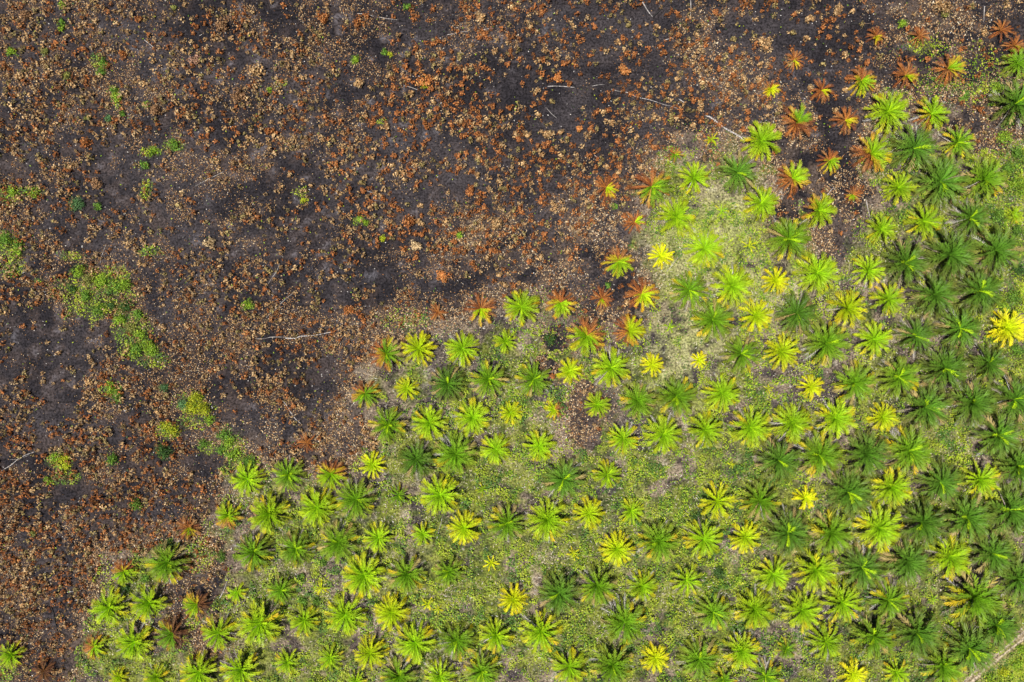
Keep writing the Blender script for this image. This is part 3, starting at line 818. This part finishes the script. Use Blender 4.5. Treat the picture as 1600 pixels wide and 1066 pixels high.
PALC = { # young base, young tip, old base, old tip
 'D': ((0.070,0.195,0.013),(0.110,0.245,0.018),(0.040,0.105,0.010),(0.17,0.17,0.03)),
 'G': ((0.105,0.265,0.008),(0.170,0.345,0.010),(0.060,0.165,0.009),(0.28,0.29,0.03)),
 'L': ((0.190,0.410,0.006),(0.310,0.520,0.008),(0.115,0.275,0.008),(0.48,0.46,0.02)),
 'Y': ((0.280,0.480,0.005),(0.440,0.600,0.007),(0.260,0.410,0.008),(0.74,0.56,0.012)),
 'B': ((0.430,0.590,0.005),(0.600,0.680,0.007),(0.430,0.520,0.008),(0.82,0.60,0.012))}
RUSTF = [((0.30,0.085,0.020),(0.26,0.085,0.028)),((0.38,0.13,0.028),(0.30,0.11,0.035)),((0.22,0.065,0.022),(0.20,0.075,0.035)),((0.42,0.17,0.045),(0.40,0.20,0.08)),((0.52,0.20,0.04),(0.36,0.13,0.04))]
ORANGEF = ((0.62,0.30,0.02),(0.55,0.22,0.03))
GREYF = [((0.30,0.26,0.22),(0.34,0.30,0.26)),((0.20,0.16,0.13),(0.26,0.21,0.17)),((0.42,0.39,0.36),(0.46,0.43,0.40))]
BLACKF = ((0.035,0.028,0.026),(0.05,0.035,0.03))

def mixc(a, b, t): return tuple(a[k] * (1 - t) + b[k] * t for k in range(3))

def make_palm(x, y, r, typ, bdir=None, bamt=0.0, flags=""):
    R = r * M
    h = max(0.15, min(2.1, (r - 11) * 0.082))
    ca, cb_ = px2w(x, y, h + 0.35 * R)
    base = PALC[typ]
    n = int(np.clip(17 + 1.15 * r, 20, 56))
    dr_ = rng.uniform(0.82, 1.22); eo_ = rng.uniform(-0.12, 0.10); drop_p = rng.choice([0.0, 0.04, 0.08]) + (0.12 if bamt > 0.5 else 0)
    wf_ = rng.uniform(0.85, 1.12)
    if 's' in flags: n = int(n * 0.6)
    if r < 13: n = int(8 + r * 0.5)
    live = []; burnt = []; dead = []
    ga = 2.39996; a0 = rng.uniform(0, 6.28)
    lean = rng.uniform(0, 6.28)
    tone = rng.uniform(0.86, 1.14)
    for i in range(n):
        t = (i + 0.5) / n
        if rng.uniform() < drop_p and t > 0.4: continue
        az = a0 + i * ga + rng.normal(0, 0.15)
        e0 = math.radians(70 - 44 * t ** 0.9) + rng.normal(0, 0.09) + eo_
        droop = math.radians(48 + 20 * t) * rng.uniform(0.8, 1.2) * dr_
        L = R * (0.58 + 0.55 * min(1, t * 1.5)) * rng.uniform(0.93, 1.05)
        e0 -= 0.16 * max(0, t - 0.5) * 2
        wd = R * 0.205 * wf_ * rng.uniform(0.9, 1.1) * (0.8 + 0.3 * min(1, 2 * t))
        if r < 16: wd *= 1.15
        yb = mixc(base[0], tuple(v * 0.72 for v in base[2]), t); yt = mixc(base[1], base[3], t ** 1.3)  # old fronds are darker green, deepened further as painted shade between fronds
        k = tone * rng.uniform(0.78, 1.16)
        cbs = tuple(v * k for v in yb); cts = tuple(v * k for v in yt)
        if typ in 'LG' and t > 0.55 and rng.uniform() < 0.20: cts = mixc(ORANGEF[0], PALC['Y'][3], 0.6) if rng.uniform() < 0.15 else mixc(cts, PALC['Y'][3], 0.7)
        if typ in 'DGL' and i < 5 and rng.uniform() < 0.35: cbs = (0.34, 0.56, 0.01); cts = (0.44, 0.64, 0.012)
        if typ in 'DG' and t > 0.7 and rng.uniform() < 0.20: cbs = mixc(cbs, (0.40, 0.28, 0.10), 0.6); cts = mixc(cts, (0.48, 0.33, 0.15), 0.7)
        thin = 1.0; dest = live
        if bamt > 0:
            if bdir is None: q = 1.0
            else: q = 0.5 + 0.5 * math.cos(az - math.radians(bdir))
            score = q * 0.75 + t * 0.55
            if score > 1.30 - 1.30 * bamt:
                c2 = RUSTF[int(rng.integers(0, 5))]
                if 'k' in flags: c2 = (mixc(c2[0], BLACKF[0], 0.6), mixc(c2[1], BLACKF[1], 0.6))
                cbs, cts = c2; thin = 0.72; wd *= 0.9; L *= 0.96; dest = burnt
            elif score > 1.12 - 1.30 * bamt:
                cts = mixc(cts, (0.60, 0.20, 0.03), 0.65); cbs = mixc(cbs, (0.5, 0.45, 0.02), 0.4)
        dest.append((az, e0, droop, L, wd, cbs, cts, thin * 1.15, rng.normal(0, 0.18)))
    ngrey = 0
    if r >= 24 and bamt < 0.3: ngrey = int(rng.integers(4, 10))
    if 'g' in flags: ngrey = 15
    if typ in 'YB' or r < 20: ngrey = min(ngrey, 2)
    for i in range(ngrey):
        c2 = GREYF[int(rng.integers(0, 3))]
        azg = rng.uniform(0, 6.28) if ('g' not in flags or rng.uniform() < 0.35) else math.radians(bdir if bdir is not None else 110) + rng.normal(0, 0.7)
        dead.append((azg, math.radians(rng.uniform(2, 16)), math.radians(rng.uniform(18, 34)), R * rng.uniform(1.05, 1.28), R * 0.17, c2[0], c2[1], 0.4, rng.normal(0, 0.3)))
    name = "oil_palm" if r >= 13 else "palm_sapling"
    root = bpy.data.objects.new(name, None); col.objects.link(root)
    root.location = (ca, cb_, float(relief(np.array([ca]), np.array([cb_]))[0]))
    top = h
    # trunk: stubby, with old frond bases
    seg = 10; V = []; Fq = []; C = []; rr = 0.10 + 0.09 * R
    rings = 5
    for k in range(rings):
        z = -0.15 + (top + 0.22) * k / (rings - 1); rad = rr * (1.15 - 0.3 * k / (rings - 1))
        for j in range(seg):
            a = 2 * math.pi * j / seg; ra = rad * (1 + 0.22 * ((j + k) % 2))
            V.append((ra * math.cos(a), ra * math.sin(a), z)); C.append((0.10, 0.075, 0.045) if (j + k) % 2 else (0.055, 0.04, 0.028))
    for k in range(rings - 1):
        for j in range(seg): Fq.append((k * seg + j, k * seg + (j + 1) % seg, (k + 1) * seg + (j + 1) % seg, (k + 1) * seg + j))
    V.append((0, 0, top + 0.12)); C.append((0.12, 0.11, 0.04))
    for j in range(0, seg, 2): Fq.append(((rings - 1) * seg + j, (rings - 1) * seg + (j + 1) % seg, (rings - 1) * seg + (j + 2) % seg, rings * seg))
    obj("trunk", mesh_np("trunk", np.array(V), np.array(Fq), np.array(C), [M_trunk]), root)
    def part(nm, sp, mat, z):
        if not sp: return
        V, Q, C = fronds(sp, R); V = V + np.array([0, 0, z])
        zmin = 0.03; low = V[:, 2] < zmin; V[low, 2] = zmin + 0.25 * rng.uniform(0, 0.1, int(low.sum()))
        obj(nm, mesh_np(nm, V, Q, np.clip(C, 0, 0.9), [mat]), root)
    part("crown", live if live else burnt, M_frond if live else M_scorch, top)
    if live and burnt: part("scorched_fronds", burnt, M_scorch, top - 0.02)
    part("dead_fronds", dead, M_dead, max(0.12, top * 0.7))
    # spear leaf: the unopened youngest leaf
    sp = [(lean, math.radians(84), math.radians(10), R * 0.5, R * 0.045, base[1] if live else RUSTF[1][0], base[1] if live else RUSTF[1][0], 0.6, 0.0)]
    part("spear_leaf", sp, M_frond, top)
    # label
    size = "tiny" if r < 10 else "very small" if r < 16 else "small" if r < 21 else "medium" if r < 27 else "large" if r < 33.5 else "very large"
    colr = {'D': "dark green", 'G': "green", 'L': "lime green", 'Y': "yellow green", 'B': "bright yellow"}[typ]
    if bamt >= 0.93: look = "wholly scorched rusty palm"
    elif bamt >= 0.6: look = f"scorched palm with {colr} heart"
    elif bamt > 0: look = f"partly scorched {colr} palm"
    elif 'g' in flags: look = f"{colr} palm with dead fronds"
    elif 's' in flags: look = f"sparse {colr} palm"
    else: look = f"{colr} palm"
    if r < 13: look = look.replace("palm", "palm sapling")
    lb = f"{size} {look}, {place_words(x, y)}"
    tag(root, unique(lb, ["bushy", "open", "spiky", "full"]), "palm" if r >= 13 else "sapling", "oil palms planted in rows")

PALMS = """
1243 92 18 B 90 .85|1371 55 17 B 90 .8|1439 54 17 L 90 1|1567 45 18 L 90 1|1206 137 14 B 110 .5|1286 139 20 B 130 .85|1349 124 23 L 110 .5
1418 116 22 Y 120 .82|1485 105 26 L 200 .7|1594 97 23 G|1248 190 27 G 250 .62|1324 186 23 B 140 .85|1392 172 32 L|1460 176 27 L 200 .15|1592 160 34 D
1193 218 28 L|1365 239 29 L 200 .35|1434 229 35 D|1500 221 26 G|1298 250 20 L 110 .6|1241 277 26 L 220 .5|1477 281 38 D|1543 278 31 G|1407 292 24 L
1335 303 15 L 60 .75|1282 328 25 L 150 .15|1193 316 26 L|1448 345 27 L|1521 339 29 D 190 0 g|1586 335 13 L|1380 357 22 L|1236 372 32 G|1419 410 33 D
1491 397 37 D|1563 390 36 D|1359 422 25 L|1281 425 32 L|1213 438 21 B|1465 460 34 D|1538 454 35 D|1391 467 25 L|1249 489 31 D|1327 481 27 Y
1577 512 27 B|1436 525 29 D 110 0 g|1507 513 33 D|1369 530 27 L|1295 537 33 G|1224 550 26 Y|1482 576 36 D|1550 568 29 D|1269 605 19 B|1340 599 31 G
1410 590 30 G|1452 637 34 D|1525 630 34 D|1593 625 34 D|1241 662 29 L|1309 654 29 L|1382 652 21 Y|1566 681 34 D|1220 721 33 D|1285 713 34 G 100 0 g
1358 711 34 D|1427 706 34 G 110 0 g|1596 730 34 D|1330 771 34 D|1397 763 29 L|1476 756 33 D|1536 751 28 L|1260 779 18 B|1190 784 29 G|1235 835 34 D
1302 835 32 G|1379 827 34 L|1447 819 37 D|1518 811 37 D|1587 800 38 D|1278 893 31 L|1352 890 33 D|1422 880 35 D|1490 872 31 L|1557 868 33 D
1529 937 43 G|1597 907 33 D|1211 900 27 L|1257 956 29 L|1319 944 31 L|1393 941 29 G 100 0 g|1459 936 9 L|1485 976 9 L|1230 1016 15 G|1294 1006 27 L
1369 998 34 G|1437 992 36 D|1563 981 34 D|1522 1018 37 D|1335 1056 22 B 110 0 g|1404 1053 20 L|1478 1044 31 G|1199 1060 25 G 100 0 g
921 804 23 Y|987 800 20 L|965 860 26 Y|1031 848 30 G|1102 845 29 L|1166 841 23 Y|934 918 29 G|1005 918 23 L 110 0 g|1075 909 24 L 0 0 s|978 976 33 G 90 0 g
1117 960 27 G|1182 955 29 L|1025 1031 22 B|1095 1034 31 G|1161 1020 27 L|958 1043 32 G|1132 1064 20 G|890 1045 27 L
725 827 25 Y|792 820 28 G|856 814 31 L|660 836 18 L|767 880 12 B|829 873 7 L|896 866 10 B|635 900 27 G|701 895 23 G|802 938 22 B|874 930 31 D
668 944 10 B|684 953 8 B|611 960 27 Y|648 1008 30 L|714 1005 28 G|775 995 25 L|846 990 31 L|752 1052 28 G|687 1060 25 L|622 1060 28 G 90 0 g
355 808 21 L 270 .3|418 805 30 L|493 795 28 L|555 782 29 G|394 865 29 G|460 860 26 G|527 850 29 G|590 842 23 L|567 902 31 L|369 927 15 L|437 924 22 G
501 920 12 B|403 978 32 L|338 992 27 L|474 972 23 L|538 965 30 L|577 1024 25 Y|515 1030 20 L|448 1037 19 L|373 1050 29 L|308 1054 28 L|555 1066 16 L
293 826 20 L 110 .75|190 895 22 L 110 .4|258 882 29 G|167 952 27 L|229 945 27 L|305 947 23 L 10 .5 k|144 1013 22 L 170 .55|206 1007 28 L|266 993 26 G 20 .4 k
15 1025 20 L|184 1060 15 Y|243 1060 19 L 60 0 g|65 1050 19 D 90 1 k|384 750 26 L|449 743 25 G|516 742 24 L 80 .3|581 727 20 Y|478 692 16 L 90 1
605 665 27 G|670 661 26 L|738 653 27 L|798 645 17 Y|866 640 15 Y 20 .4|649 719 28 D|711 711 31 G|775 703 24 L|843 698 23 L|881 751 31 D|687 775 30 L
622 775 17 G|754 765 10 L|684 488 15 L 90 1|751 482 26 Y 100 .72|815 479 26 L|876 473 24 L 100 .55|602 553 26 G 190 .35|653 545 26 Y|722 544 26 L|790 534 18 L
569 615 22 G 120 .35|635 608 18 Y|699 600 28 D|763 593 28 G|834 593 27 G|967 408 23 L 90 .4|1034 399 19 B|941 466 19 Y 90 .85|1004 459 27 Y 130 .6
1079 453 28 G|1146 446 30 L|918 524 29 L 60 .42|984 517 25 Y 190 .4|1116 500 31 G|1183 493 24 Y|1047 511 10 L|891 580 20 Y|956 575 29 L|1020 570 17 B
1093 563 13 B|1161 553 28 G|934 633 20 L|998 627 27 G|1059 620 29 G|1131 615 29 L|975 686 24 L|1038 680 28 L|1104 673 26 L|1176 669 29 L|950 743 22 L
1123 785 28 Y 0 0 s|1143 726 7 B|1113 217 12 Y 120 .3|1055 240 14 G 110 .6|948 292 20 Y 130 .75|1020 290 30 G 130 .45|1086 277 24 L|1155 268 29 D
993 346 20 Y 190 .78|1058 338 28 L|1128 329 11 L|1103 387 29 L|1170 384 12 B|1201 608 7 B|545 487 10 L 90 1|1060 66 0 L|1588 70 18 G 120 .9
"""
cnt = 0
for tok in PALMS.replace("\n", "|").split("|"):
    w = tok.split()
    if not w: continue
    x, y, r = float(w[0]), float(w[1]), float(w[2])
    if r == 0: continue
    bd = float(w[4]) if len(w) > 4 else None; ba = float(w[5]) if len(w) > 5 else 0.0
    if 0.45 < ba < 1: ba -= 0.07; r *= 0.95
    if ba >= 1: bd = None
    make_palm(x, y, r, w[3], bd, ba, w[6] if len(w) > 6 else "")
    cnt += 1
dup_ = [k for k, v in used.items() if v > 1]
print("long", [k for k in used if len(k.replace(","," ").split())>16])
print("palms", cnt, "duplicate labels", len(dup_), dup_[:6])
